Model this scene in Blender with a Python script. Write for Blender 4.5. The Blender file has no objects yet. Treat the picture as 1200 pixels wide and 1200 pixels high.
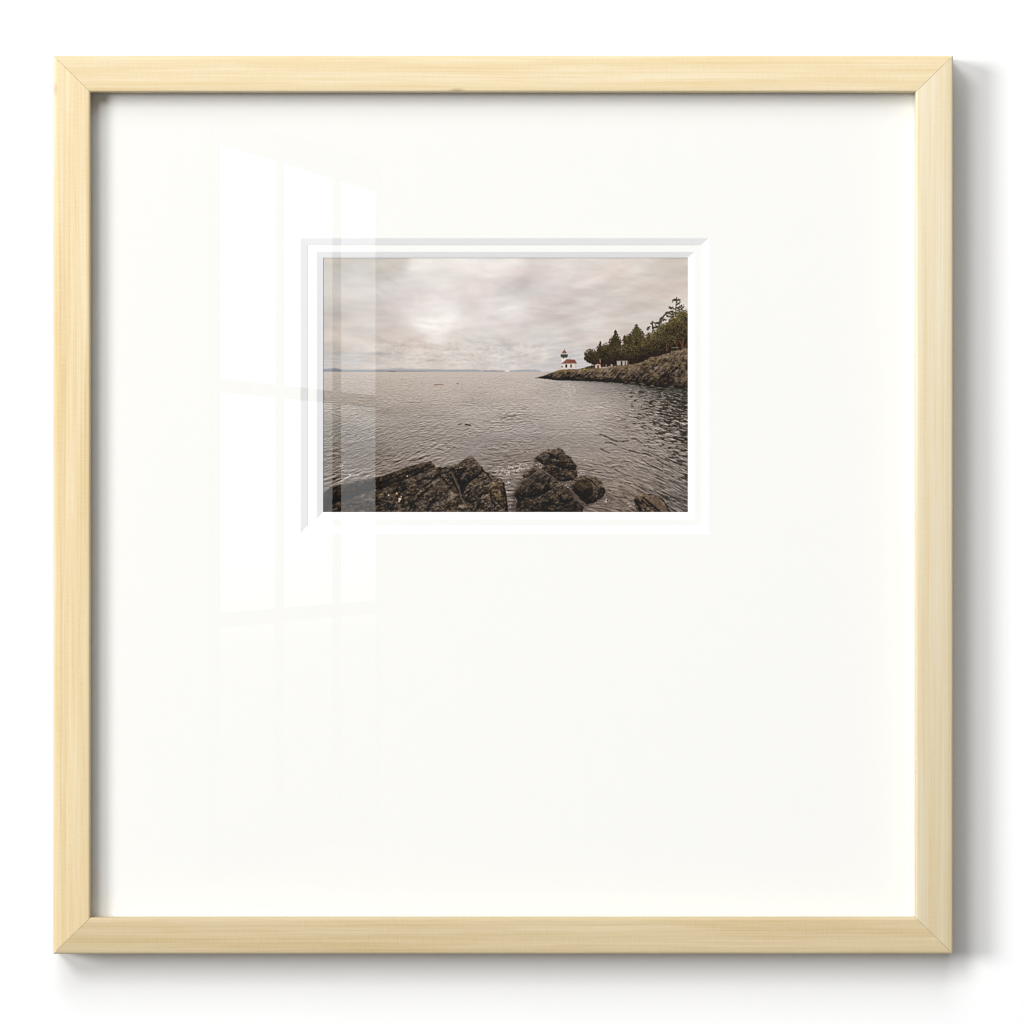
# A small seaside print, double matted and glazed in a square pine frame, hanging on a white wall.
MATC = (.864, .859, .828)
BEVC = (.855, .855, .862)
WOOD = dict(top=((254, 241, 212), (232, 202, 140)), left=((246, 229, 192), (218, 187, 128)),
            right=((255, 248, 228), (245, 220, 170)), bottom=((234, 217, 182), (204, 179, 128)))  # pine tones per rail, with light falloff down the frame painted in
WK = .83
PRINTK = .925
WINL = 2.5
AMB = .185
DENOISE = True
LAMPS = [('left_lamp', (-1.10, -1, .20), 6.2, .40), ('upper_left_lamp', (-.54, -1, .62), 6.8, .30), ('top_lamp', (-.12, -1, 1.2), 11.0, .205)]


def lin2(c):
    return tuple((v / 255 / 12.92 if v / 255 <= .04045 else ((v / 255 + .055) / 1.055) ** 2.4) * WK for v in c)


# ---------------------------------------------------------------- the printed seascape (procedural picture)
import numpy as np, math

PX0, PX1, PY0, PY1 = 379.0, 806.0, 302.0, 600.0      # print window on the 1200 px layout sheet


def paint_print(S):
    W = int(round((PX1 - PX0) * S)) + 1
    H = int(round((PY1 - PY0) * S)) + 1
    xs = np.linspace(PX0, PX1, W, dtype=np.float32)
    ys = np.linspace(PY0, PY1, H, dtype=np.float32)
    X, Y = np.meshgrid(xs, ys)

    def hsh(i, j, s):
        n = (i.astype(np.int64) * 374761393 + j.astype(np.int64) * 668265263 + s * 974634551) & 0xFFFFFFFF
        n = ((n ^ (n >> 13)) * 1274126177) & 0xFFFFFFFF
        n = ((n ^ (n >> 15)) * 2246822519) & 0xFFFFFFFF
        return ((n ^ (n >> 16)) & 0xFFFFFF).astype(np.float32) / 16777215.0

    def vn(x, y, s=0):
        i = np.floor(x); j = np.floor(y)
        f = x - i; g = y - j
        i = i.astype(np.int64); j = j.astype(np.int64)
        f = f * f * f * (f * (f * 6 - 15) + 10); g = g * g * g * (g * (g * 6 - 15) + 10)
        a = hsh(i, j, s); b = hsh(i + 1, j, s); c = hsh(i, j + 1, s); d = hsh(i + 1, j + 1, s)
        return (a + (b - a) * f) * (1 - g) + (c + (d - c) * f) * g     # 0..1

    def pn(x, y, s=0):                                      # gradient noise, about -1..1
        i = np.floor(x); j = np.floor(y)
        f = x - i; g = y - j
        i = i.astype(np.int64); j = j.astype(np.int64)
        u_ = f * f * f * (f * (f * 6 - 15) + 10); v_ = g * g * g * (g * (g * 6 - 15) + 10)

        def gd(a, b):
            t = hsh(i + a, j + b, s) * 6.2831853
            return np.cos(t) * (f - a) + np.sin(t) * (g - b)
        a = gd(0, 0); b = gd(1, 0); c = gd(0, 1); d = gd(1, 1)
        return 1.5 * ((a + (b - a) * u_) * (1 - v_) + (c + (d - c) * u_) * v_)

    def fbm(x, y, s=0, o=4, g=0.5):
        r = 0; a = 1; t = 0
        for k in range(o):
            r = r + a * vn(x * 2 ** k + 17.3 * k, y * 2 ** k - 9.1 * k, s + k); t += a; a *= g
        return r / t

    def ridged(x, y, s=0, o=4, g=0.55):
        r = 0; a = 1; t = 0
        for k in range(o):
            r = r + a * (1 - np.abs(2 * vn(x * 2 ** k + 5.3 * k, y * 2 ** k + 3.7 * k, s + k) - 1)); t += a; a *= g
        return r / t

    def worley(x, y, s=0):
        i = np.floor(x).astype(np.int64); j = np.floor(y).astype(np.int64)
        d1 = np.full(x.shape, 9.0, np.float32); d2 = d1.copy(); idv = np.zeros_like(d1)
        for a in (-1, 0, 1):
            for b in (-1, 0, 1):
                hx = hsh(i + a, j + b, s); hy = hsh(i + a, j + b, s + 7)
                d = np.hypot(i + a + hx - x, j + b + hy - y)
                m = d < d1
                d2 = np.where(m, d1, np.minimum(d2, d)); idv = np.where(m, hsh(i + a, j + b, s + 13), idv)
                d1 = np.where(m, d, d1)
        return d1, d2, idv

    def ss(a, b, x):
        t = np.clip((x - a) / (b - a), 0, 1)
        return t * t * (3 - 2 * t)

    def lerp(c, col, m):
        return c + (np.asarray(col, np.float32) - c) * m[..., None]

    # ------------------------------------------------------------ sky
    P = np.array([
        (445, 310, 206, 198, 189), (460, 340, 214, 206, 201), (445, 385, 204, 194, 187), (470, 380, 211, 203, 199),
        (470, 350, 215, 205, 201), (510, 313, 238, 231, 225), (495, 340, 233, 225, 220), (517, 383, 245, 239, 234),
        (495, 378, 234, 227, 222), (480, 395, 209, 199, 192), (530, 330, 231, 224, 219), (560, 315, 237, 230, 225),
        (600, 312, 241, 234, 228), (592, 360, 236, 228, 223), (612, 340, 211, 202, 198), (628, 313, 222, 212, 206),
        (640, 350, 213, 203, 198), (660, 372, 204, 194, 190), (642, 318, 228, 219, 215), (690, 318, 225, 216, 210),
        (740, 313, 220, 210, 202), (790, 310, 207, 196, 186), (790, 323, 199, 187, 178), (720, 345, 209, 199, 192),
        (760, 345, 207, 196, 188), (790, 340, 211, 200, 191), (700, 362, 210, 201, 196), (740, 368, 207, 197, 190),
        (690, 385, 217, 208, 202), (645, 390, 221, 213, 206), (580, 388, 218, 210, 204), (545, 395, 213, 205, 198),
        (530, 415, 216, 207, 200), (480, 415, 213, 202, 194), (450, 408, 204, 193, 185), (560, 422, 211, 203, 198),
        (600, 430, 212, 205, 200), (640, 425, 205, 200, 198), (660, 432, 201, 198, 199), (656, 416, 203, 198, 195), (682, 420, 205, 200, 198), (500, 431, 213, 202, 193),
        (450, 430, 206, 196, 188), (392, 310, 198, 190, 180), (392, 350, 202, 194, 186), (392, 378, 191, 181, 174),
        (392, 396, 205, 193, 180), (392, 416, 178, 171, 167), (412, 312, 188, 184, 178), (405, 340, 206, 198, 192),
        (425, 350, 210, 202, 196), (420, 385, 200, 192, 186), (410, 405, 207, 198, 190), (420, 425, 196, 189, 183),
        (390, 428, 195, 187, 180), (550, 345, 229, 220, 216), (560, 370, 222, 213, 209), (605, 372, 213, 204, 201),
        (800, 400, 206, 196, 190), (760, 390, 208, 198, 192), (700, 410, 213, 205, 199), (620, 405, 214, 206, 200)], np.float32)
    num = np.zeros((H, W, 3), np.float32); den = np.zeros((H, W), np.float32)
    wx = X + 16 * (fbm(X / 34, Y / 16, 3, 3) - .5); wy = Y + 13 * (fbm(X / 30, Y / 15, 9, 3) - .5)
    for p in P:
        d2 = ((wx - p[0]) / 20) ** 2 + ((wy - p[1]) / 12.5) ** 2
        w = np.exp(-d2 * .8) + 1e-3 / (1 + d2)
        num += w[..., None] * p[2:]; den += w
    C = num / den[..., None]
    dep = np.maximum(446 - Y, 4)
    u = (X - 530) / dep; v = 60 / dep
    n1 = fbm(u * 2.0 + 3, v * 5.5, 21, 5, .55) - .5
    n2 = fbm(X / 26 + .015 * Y, (Y - .10 * (X - 530) * ss(430, 330, Y)) / 6.5, 33, 4, .55) - .5
    n3 = fbm(X / 7, Y / 3.6, 41, 3) - .5
    lowm = ss(395, 412, Y)
    bil = np.abs(pn(X / 9 + .5 * n1, Y / 4.2, 47)) * .6 + np.abs(pn(X / 4.6, Y / 2.3, 48)) * .4
    roll = pn(X / 34 + .2 * n2, (Y + .12 * (X - 530)) / 8.5, 49) * .6 + pn(X / 17, (Y - .1 * (X - 560)) / 4.4, 50) * .4
    dv = n1 * 28 + n2 * 16 + roll * 7 + n3 * (3 + 7 * lowm) + (.28 - bil) * 30 * ss(392, 408, Y) * ss(431, 424, Y) * ss(430, 470, X) * ss(660, 610, X)
    C = C + dv[..., None] * np.array([1.0, 1.02, 1.0], np.float32)
    tint = fbm(X / 40 + 9, Y / 20, 55, 3) - .5
    C = C + tint[..., None] * np.array([2, -3, -5], np.float32) * 2

    def blob(cx, cy, rx, ry, ang, val, rough=.5, s=1):
        nonlocal C
        a = math.radians(ang); ca, sa = math.cos(a), math.sin(a)
        dx, dy = X - cx, Y - cy
        q = ((dx * ca + dy * sa) / rx) ** 2 + ((-dx * sa + dy * ca) / ry) ** 2
        q = q * (1 + rough * 2 * (fbm(X / (rx * .5 + 2), Y / (ry * .6 + 1.5), 60 + s, 3) - .5))
        C = C + np.exp(-q)[..., None] * np.asarray(val, np.float32)
    k = 0
    for b in [(594, 404, 10, 4.5, 28, (-19, -17, -16)), (613, 332, 15, 6, -50, (-8, -8, -7)), (622, 314, 7, 4, -70, (-3, -3, -4)),
              (549, 399, 11, 1.8, 32, (-12, -11, -10)), (500, 383, 16, 2.6, 8, (14, 14, 14)), (520, 388, 10, 4, -20, (12, 12, 12)),
              (506, 376, 13, 2.2, 5, (9, 9, 9)), (590, 418.5, 8, 1.4, -12, (13, 12, 11)), (580, 417.5, 5, 1.3, 8, (11, 11, 10)),
              (639, 421, 11, 1.6, -14, (14, 11, 7)), (622, 422, 12, 1.4, 9, (11, 10, 8)), (500, 411, 14, 2, 2, (11, 9, 6)),
              (502, 422, 9, 2.2, 8, (-11, -9, -6)), (443, 414.5, 12, 1.5, 4, (-22, -19, -13)), (404, 414, 20, 1.3, 1, (-16, -12, -6)),
              (418, 423, 14, 1.3, 3, (-12, -7, 0)), (460, 330, 14, 2, 30, (-9, -9, -8)), (449, 341, 8, 2, 25, (-9, -8, -7)),
              (480, 360, 16, 3, 10, (-6, -5, -4)), (598, 361, 14, 2.2, -10, (9, 9, 9)), (612, 390, 9, 1.5, -6, (-10, -9, -8)),
              (560, 355, 24, 3, -4, (-6, -6, -5)), (655, 373, 14, 3, -14, (-7, -7, -5)), (700, 358, 30, 4, -14, (-5, -5, -4)),
              (560, 426.5, 24, 1.2, 0, (-9, -7, -3)), (610, 427, 20, 1.0, 2, (-6, -4, -1)), (690, 330, 34, 3, -20, (5, 5, 5)),
              (735, 398, 30, 2, -6, (5, 5, 5)), (655, 402, 26, 1.6, -8, (-7, -7, -6)), (640, 408, 24, 1.6, -6, (6, 6, 5)),
              (450, 399, 12, 1.4, 30, (-10, -9, -8)), (447, 420, 6, 2, 25, (9, 7, 4))]:
        blob(*b, s=k); k += 1
    C = C + (ss(429, 434, Y) * 5)[..., None] * np.array([1.2, .6, .2], np.float32)

    # ------------------------------------------------------------ far islands
    def ridge(x0, x1, pts, base, col, soft=.7):
        nonlocal C
        px, py = zip(*pts)
        top = np.interp(X, px, py) + .5 * (fbm(X / 4, X * 0, 77, 2) - .5)
        m = ss(-soft, soft, Y - top) * ss(x0 - 1, x0 + 1, X) * (1 - ss(x1 - 1, x1 + 1, X)) * (Y < base)
        C = lerp(C, col, m * .78)
    ridge(370, 566, [(370, 433), (385, 431.8), (393, 431), (400, 432.5), (420, 433), (440, 432.8), (455, 432.2), (468, 431.3), (480, 432.3),
                     (497, 432.2), (510, 432.8), (540, 433), (556, 432.6), (566, 434)], 437, (164, 168, 172))
    ridge(370, 500, [(370, 433.6), (392, 433), (402, 434), (440, 434), (500, 434.3)], 437, (128, 133, 140))
    ridge(376, 402, [(376, 433), (393, 431.6), (402, 433.6)], 437, (122, 127, 134))
    ridge(500, 564, [(500, 434), (566, 433.8)], 437, (148, 154, 160))
    ridge(566, 592, [(566, 433.9), (580, 433.9), (592, 434.6)], 437, (126, 131, 138))
    ridge(597, 634, [(597, 434.3), (612, 433.2), (626, 433.4), (634, 434.6)], 437, (148, 155, 163))
    ridge(593, 597, [(590, 434.2), (598, 434.2)], 437, (236, 230, 224))

    # ------------------------------------------------------------ water
    Q = np.array([
        (400, 440, 190, 178, 167), (450, 440, 198, 185, 174), (520, 440, 200, 187, 177), (600, 439, 198, 186, 177), (400, 458, 176, 166, 156),
        (450, 460, 178, 165, 154), (520, 458, 186, 173, 162), (600, 460, 184, 172, 162), (670, 455, 178, 167, 158), (680, 470, 187, 175, 166),
        (640, 475, 180, 169, 160), (560, 480, 173, 163, 154), (480, 480, 168, 157, 147), (410, 480, 160, 151, 141), (400, 505, 140, 133, 124),
        (470, 505, 156, 147, 138), (540, 505, 158, 149, 141), (620, 500, 162, 152, 145), (680, 500, 170, 159, 150), (690, 525, 158, 147, 138),
        (640, 520, 146, 137, 130), (560, 525, 148, 138, 131), (490, 525, 146, 135, 126), (410, 530, 128, 119, 110), (410, 550, 118, 108, 99),
        (450, 545, 136, 124, 114), (515, 540, 146, 134, 125), (590, 545, 136, 124, 116), (590, 575, 122, 111, 103), (600, 595, 112, 100, 92),
        (625, 535, 140, 127, 115), (690, 545, 140, 128, 119), (720, 560, 140, 126, 115), (730, 580, 130, 114, 101), (715, 595, 116, 102, 92),
        (740, 540, 148, 136, 127), (780, 560, 130, 121, 113), (795, 590, 104, 96, 90), (760, 500, 152, 140, 131), (740, 470, 156, 145, 136),
        (790, 470, 120, 110, 101), (795, 500, 118, 109, 100), (700, 455, 140, 132, 125), (760, 456, 112, 106, 98), (800, 460, 84, 80, 72),
        (680, 590, 106, 95, 88)], np.float32)
    num[:] = 0; den[:] = 0
    for p in Q:
        d2 = ((X - p[0]) / 30) ** 2 + ((Y - p[1]) / 14) ** 2
        w = np.exp(-d2 * .8) + 1e-3 / (1 + d2)
        num += w[..., None] * p[2:]; den += w
    Wt = num / den[..., None]
    fine = vn(X / 2.2, Y / 1.05, 161) - .5
    lam_t = 1.35 + np.maximum(Y - 436, 0) * .0235
    lams = [1.5, 2.1, 2.9, 4.0, 5.4]
    lw = [np.exp(-(np.log(lam_t / l) / .36) ** 2) for l in lams]
    lsum = sum(lw)
    warp = 3.2 * (fbm(X / 26, Y / 12, 5, 2) - .5)
    # wave trains: rising to the right on the left side, level in the middle, falling to the right by the shore
    right = ss(650, 735, X + .25 * (Y - 480)); left = ss(590, 470, X) * ss(462, 510, Y)
    steep = right * ss(500, 575, Y) * ss(690, 760, X)
    trains = [(-.24, left), (.0, np.clip(1 - left - right, 0, 1)), (.18, right * (1 - steep)), (.46, steep)]
    wav = np.zeros_like(X); rip = np.zeros_like(X); tw = np.zeros_like(X)

    def swell(x, t, l, sd):
        n1 = pn(x / (l * 4.4) + .3 * t / l, t / l, sd); n2 = pn(x / (l * 2.3) - .3 * t / l, t / (l * .55) + 3.1, sd + 1)
        n3 = pn(x / (l * 1.2), t / (l * .34), sd + 2)
        return (1 - np.abs(n1)) * .9 + (1 - np.abs(n2)) * .5 + .30 * n3
    for q, (shear, tm) in enumerate(trains):
        T = Y - shear * (X - 600) + warp
        a_ = 0; r_ = 0
        for i, l in enumerate(lams):
            sd = 100 + 40 * q + 5 * i
            a_ = a_ + lw[i] * (swell(X, T + .30 * l, l, sd) - swell(X, T - .05 * l, l, sd)) * -1.0
            r_ = r_ + lw[i] * (.50 * pn(X / (l * 3.6) + .35 * T / l, T / (l * .8), sd + 300) + .50 * pn(X / (l * 1.9) - .2 * T / l, T / (l * .42), sd + 301)
                               + .22 * pn(X / (l * .8), T / (l * .3), sd + 302))
        k_ = tm ** .7
        wav = wav + k_ * a_ / lsum; rip = rip + tm * r_ / lsum; tw = tw + tm
    rip = rip / np.maximum(tw, 1e-3)
    amp = 38 + 60 * ss(440, 490, Y) + 12 * ss(490, 540, Y) * ss(600, 480, X)
    amp = amp * np.clip(.25 + 1.5 * fbm(X / 46 + 3, (Y + .1 * X) / 11, 177, 3), .3, 1.5) * (1 - .25 * ss(600, 640, X) * ss(690, 660, X))
    amp = amp * (1 - .45 * np.exp(-((X - 672) / 26) ** 2 - ((Y - 475) / 26) ** 2)) * (1 - .9 * ss(442, 436, Y))
    band = fbm(X / 60, Y / 5, 171, 3) - .5; patch = fbm(X / 40, Y / 13, 173, 3) - .5
    d_ = wav * amp + fine * 14 * ss(437, 450, Y) + band * 12 * ss(436, 446, Y) + patch * 16 * ss(450, 480, Y)
    d_ = np.where(d_ < 0, d_ * 1.15, d_ * .9)
    Wt = Wt + d_[..., None] * np.array([1, .97, .94], np.float32)
    # mirrored dark shore in the right of the bay
    edge = 684 + np.maximum(Y - 490, 0) * .62 + np.maximum(470 - Y, 0) * .3
    D = ss(-10, 128, X - edge + 24 * (fbm(X / 22, Y / 9, 181, 3) - .5))
    D = np.maximum(D, .80 * ss(62, 112, X - 694 - np.abs(Y - 488) * .8))
    D = D * ss(447, 456, Y)
    thr = .40 - .52 * D
    dk = ss(-.03, .12, rip - thr) * ss(.02, .2, D)
    dcol = np.array([51, 46, 39], np.float32) + (fine * 34)[..., None]
    Wt = Wt * (1 - dk[..., None] * .9) + dcol * dk[..., None] * .9
    hl = ss(.0, .3, -.06 - rip) * D
    Wt = Wt + (hl * 72)[..., None] * np.array([1, .95, .9], np.float32)
    # greenish shallow shadow hugging the headland
    shy = np.interp(X, [640, 654, 683, 700, 725, 765, 806], [444.5, 446, 446.5, 447.5, 449, 454, 456])
    sh = np.exp(-np.maximum(Y - shy, 0) / (1.2 + 2.6 * ss(690, 780, X))) * ss(645, 700, X)
    Wt = lerp(Wt, (66, 66, 57), np.clip(sh * (.55 + 1.1 * fine + .5 * ss(740, 790, X)), 0, .93))
    # white building mirrored in the water
    g = np.exp(-((X - 668) / 9) ** 2) * ss(446, 452, Y) * ss(482, 456, Y)
    Wt = Wt + (g * (10 + 22 * fine))[..., None]
    # stony bottom showing through close to shore
    bott = fbm(X / 7, Y / 4, 251, 3) - .5
    bm = ss(540, 575, Y) * ss(585, 620, X) * ss(800, 745, X)
    Wt = Wt + (bm * bott * 46)[..., None] * np.array([1.1, .95, .75], np.float32)
    Wt = Wt + np.array([0, .3, 1.2], np.float32)
    m = ss(434.9, 436.3, Y)
    C = C * (1 - m[..., None]) + Wt * m[..., None]

    # ------------------------------------------------------------ helpers for shapes
    def win(x0, y0, x1, y1):
        a = max(0, int((x0 - PX0) * S) - 1); b = min(W, int((x1 - PX0) * S) + 3)
        c = max(0, int((y0 - PY0) * S) - 1); d = min(H, int((y1 - PY0) * S) + 3)
        return slice(c, d), slice(a, b)

    def sdpoly(pts, x, y):
        d = np.full(x.shape, 1e9, np.float32); s = np.zeros(x.shape, bool)
        n = len(pts)
        for i in range(n):
            ax, ay = pts[i]; bx, by = pts[(i + 1) % n]
            ex, ey = bx - ax, by - ay
            t = np.clip(((x - ax) * ex + (y - ay) * ey) / (ex * ex + ey * ey + 1e-9), 0, 1)
            d = np.minimum(d, (x - ax - ex * t) ** 2 + (y - ay - ey * t) ** 2)
            if ay != by:
                c = ((ay > y) != (by > y)) & (x < ex * (y - ay) / ey + ax)
                s ^= c
        d = np.sqrt(d)
        return np.where(s, -d, d)

    def poly(pts, col, alpha=1.0, soft=.45, jit=0.0, js=2.0, seed=0):
        xs_ = [p[0] for p in pts]; ys_ = [p[1] for p in pts]
        w = win(min(xs_) - 3, min(ys_) - 3, max(xs_) + 3, max(ys_) + 3)
        x, y = X[w], Y[w]
        if x.size == 0: return
        d = sdpoly(pts, x, y)
        if jit: d = d + jit * 2 * (fbm(x / js, y / js, 300 + seed, 2) - .5)
        m = (1 - ss(-soft, soft, d)) * alpha
        C[w] = lerp(C[w], col, m)

    def line(pts, wd, col, alpha=1.0, soft=.5, jit=.0, seed=0):
        xs_ = [p[0] for p in pts]; ys_ = [p[1] for p in pts]; r = wd + 3
        w = win(min(xs_) - r, min(ys_) - r, max(xs_) + r, max(ys_) + r)
        x, y = X[w], Y[w]
        if x.size == 0: return
        d = np.full(x.shape, 1e9, np.float32)
        for (ax, ay), (bx, by) in zip(pts[:-1], pts[1:]):
            ex, ey = bx - ax, by - ay
            t = np.clip(((x - ax) * ex + (y - ay) * ey) / (ex * ex + ey * ey + 1e-9), 0, 1)
            d = np.minimum(d, np.hypot(x - ax - ex * t, y - ay - ey * t))
        if jit: d = d + jit * 2 * (fbm(x / 1.6, y / 1.6, 330 + seed, 2) - .5)
        C[w] = lerp(C[w], col, (1 - ss(wd / 2 - soft, wd / 2 + soft, d)) * alpha)

    def dab(cx, cy, rx, ry, ang, col, alpha):
        r = max(rx, ry) + 1
        w = win(cx - r, cy - r, cx + r, cy + r)
        x, y = X[w], Y[w]
        if x.size == 0: return
        ca, sa = math.cos(ang), math.sin(ang)
        dx, dy = x - cx, y - cy
        q = np.sqrt(((dx * ca + dy * sa) / rx) ** 2 + ((-dx * sa + dy * ca) / ry) ** 2)
        C[w] = lerp(C[w], col, (1 - ss(.6, 1.15, q)) * alpha)

    rng = np.random.RandomState(11)

    # rock relief: layered, cracked, lit from above
    def rock(pts, ang, tone, seed, sc=1.0, jit=1.0, contrast=1.0, warm=0.0, soft=.5, round_=0.0, cob=1.0):
        xs_ = [p[0] for p in pts]; ys_ = [p[1] for p in pts]
        w = win(min(xs_) - 4, min(ys_) - 4, max(xs_) + 4, max(ys_) + 4)
        x, y = X[w], Y[w]
        if x.size == 0: return
        d = sdpoly(pts, x, y) + jit * 2 * (fbm(x / (2.4 * sc), y / (2.0 * sc), 400 + seed, 3) - .5)
        m = 1 - ss(-soft, soft, d)
        a = math.radians(ang); ca, sa = math.cos(a), math.sin(a)
        wob = 3 * sc * (fbm(x / (9 * sc), y / (9 * sc), 410 + seed, 3) - .5)
        s_ = (x * ca + y * sa) + wob; t_ = (-x * sa + y * ca) + wob

        def hgt(s1, t1):
            h = (1.9 - 1.0 * cob) * ridged(s1 / (12 * sc), t1 / (7.5 * sc - 3.5 * sc * (1 - cob)), 420 + seed, 4, .6)
            d1, d2, iv = worley(s1 / (8.5 * sc), t1 / (6.0 * sc), 430 + seed)
            h = h + cob * (.6 * np.minimum(d2 - d1, .4) + .5 * iv)
            d1, d2, iv = worley(s1 / (3.6 * sc) + .3 * iv, t1 / (2.7 * sc), 440 + seed)
            return h + cob * (.34 * np.minimum(d2 - d1, .4) + .42 * iv)
        e = .8 * sc
        lx, ly = -.35, -1.0
        h0 = hgt(s_, t_)
        h1 = hgt(s_ + e * (lx * ca + ly * sa), t_ + e * (-lx * sa + ly * ca))
        sl = (h0 - h1) / e
        spots = fbm(x / (3.4 * sc), y / (2.8 * sc), 470 + seed, 3, .65) - .5
        val = .46 + .62 * sl * contrast + .26 * (h0 - 1.2) + 1.0 * contrast * spots + .55 * (fbm(x / (13 * sc), y / (8 * sc), 450 + seed, 2) - .5)
        if round_:
            val = val + round_ * np.clip(-(y - np.mean(ys_)) / (max(ys_) - min(ys_)), -.6, .5)
        d0 = sdpoly(pts, x, y); dyy = (sdpoly(pts, x, y + 1.0) - d0)
        val = val - np.exp(-np.abs(d0) / (2.6 * sc)) * np.where(dyy > 0, .42, .20) * dyy - .12 * np.exp(-np.abs(d0) / .8)
        val = val + (.10 - .24 * np.clip((y - min(ys_)) / (max(ys_) - min(ys_) + 1), 0, 1)) * contrast
        val = np.clip(val, 0, 1.15)[..., None]
        lo = np.array([19, 16, 13], np.float32); mid = np.array([70, 61, 53], np.float32) * tone
        hi = np.array([124, 109, 95], np.float32) * tone
        col = np.where(val < .5, lo + (mid - lo) * (val / .5), mid + (hi - mid) * ((val - .5) / .5))
        hue = (fbm(x / (6 * sc), y / (5 * sc), 460 + seed, 3) - .5)[..., None]
        col = col * (1 + (hue + warm) * np.array([.13, .03, -.17], np.float32))
        C[w] = C[w] * (1 - m[..., None]) + col * m[..., None]

    # ------------------------------------------------------------ headland
    top = [(631, 442), (638, 440), (646, 437), (655, 433.9), (665, 432.8), (675, 432.7), (683, 433.2), (697.5, 432), (712.5, 430.8), (723, 428.8),
           (740, 427), (750, 425), (757, 421.7), (764, 417.5), (775, 416.2), (781, 412), (794, 410.4), (808, 406.5)]
    bot = [(808, 455.5), (786, 454.6), (765, 453.0), (736, 449), (725, 448.3), (700, 447), (683, 446), (671.7, 445.4), (654, 445.7), (641.7, 443.7), (631, 442.9)]
    # low bank behind
    poly([(676, 433), (684, 431), (693, 428.4), (700, 428), (706, 433)], (74, 66, 50), 1, .5, .4)
    rock(top + bot, -48, 1.22, 3, 1.0, .35, .95, .0, .4, 0.0, .25)
    for _ in range(70):
        cx = 650 + rng.rand() ** .7 * 158
        ty_ = np.interp(cx, [646, 697, 723, 740, 757, 764, 781, 808], [437, 432, 429, 427, 421.7, 417.5, 412, 406.5])
        by_ = np.interp(cx, [646, 683, 725, 765, 808], [445, 446, 448.3, 453, 455.5])
        cy = ty_ + 2 + rng.rand() * max(by_ - ty_ - 3, .5); ln = 1.5 + 3.2 * rng.rand() * min(1, (by_ - ty_) / 20)
        an = math.radians(-52 + 16 * rng.randn())
        line([(cx - ln * math.cos(an), cy - ln * math.sin(an)), (cx, cy + .4 * rng.randn()), (cx + ln * math.cos(an), cy + ln * math.sin(an))], .7 + .7 * rng.rand(), (34, 28, 23), .75, .5, .5, int(cx))
        line([(cx - ln * math.cos(an) - .9, cy - ln * math.sin(an) - .8), (cx + ln * math.cos(an) - .9, cy + ln * math.sin(an) - .8)], .8, (138, 116, 90), .32, .6, .5, int(cx))
    # darker, wetter foot of the cliff and the low point to the left
    w = win(628, 404, 808, 460); x, y = X[w], Y[w]
    tb = np.interp(x, [631, 646, 655, 697, 723, 740, 757, 764, 781, 808], [442, 437, 434, 432, 429, 427, 421.7, 417.5, 412, 406.5])
    bb = np.interp(x, [631, 654, 683, 725, 765, 808], [442.9, 445.7, 446, 448.3, 453, 455.5])
    rel = np.clip((y - tb) / np.maximum(bb - tb, .5), 0, 1); ins = (y > tb - .3) & (y < bb + .4)
    nz = fbm(x / 5, y / 2.4, 511, 3) - .5
    C[w] = lerp(C[w], (27, 23, 20), ins * np.clip(ss(.45, 1.0, rel + .8 * nz) * (.66 - .22 * ss(720, 790, x)), 0, 1))
    grass = ins * ss(.40, .05, rel + .7 * nz) * ss(648, 660, x) * (1 - .45 * ss(742, 770, x))
    gcol = np.array([134, 112, 84], np.float32) + (nz * 70)[..., None]
    C[w] = C[w] * (1 - .55 * grass[..., None]) + gcol * .55 * grass[..., None]
    lich = ins * ss(.54, .66, fbm(x / 4.5 - y / 9, y / 3, 517, 3)) * ss(640, 700, x) * ss(.95, .6, rel)
    C[w] = lerp(C[w], (142, 120, 92), lich * .5)
    lum = ins * ss(725, 790, x) * ss(.85, .3, rel)
    C[w] = C[w] + (lum * 6)[..., None] * np.array([1.1, .95, .7], np.float32)
    poly([(651, 435.2), (656, 433.6), (666, 432.8), (667, 434), (657, 435.6), (652, 436.6)], (128, 104, 50), .75, .6, .6)
    for (a, b, c) in [(742, 449.4, 5), (752, 450.6, 4.2), (764, 453.2, 4), (773, 455.4, 4.5), (787, 454, 3.6), (733, 448.6, 3), (803, 456, 3.5)]:
        rock([(a - c, b + 1), (a - c * .6, b - 1.7), (a + c * .3, b - 2.1), (a + c, b - .2), (a + c * .8, b + 1.4)], 10, 1.05, int(a), .4, .3, .5, .1, .4)
        poly([(a - c * .6, b - 1.4), (a + c * .3, b - 1.8), (a + c * .8, b - .3), (a, b + .2)], (112, 95, 83), .45, .5)
    # ------------------------------------------------------------ trees
    crowns = [  # cx, cy, rx, ry, lightness, n
        (692, 417.5, 7.5, 8, .18, 150), (698, 423, 6, 5, .0, 70), (704, 413, 6, 8, .12, 110), (703, 421, 8, 6, .02, 80),
        (713, 411, 8, 9, .25, 170), (721, 402, 7, 8, .32, 130), (724, 413, 10, 9, .28, 190), (716, 421, 9, 5, .0, 90),
        (736, 402, 7, 9, .30, 140), (738, 412, 11, 8, .45, 190), (746, 394, 7, 9, .34, 140), (750, 405, 12, 10, .42, 220),
        (733, 420, 9, 5, .02, 90), (748, 417, 11, 7, .06, 140), (762, 402, 11, 11, .5, 230), (772, 395, 10, 9, .45, 170),
        (766, 412, 11, 6, .06, 130), (780, 388, 9, 9, .5, 170), (782, 402, 13, 9, .30, 220), (792, 380, 9, 9, .55, 180),
        (800, 374, 9, 10, .5, 210), (789, 384, 9, 8, .3, 150), (774, 401, 10, 8, .25, 150), (803, 388, 9, 11, .42, 190), (793, 395, 10, 8, .2, 130), (806, 398, 7, 8, .02, 80), (778, 411, 8, 4, 0, 60)]
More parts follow.
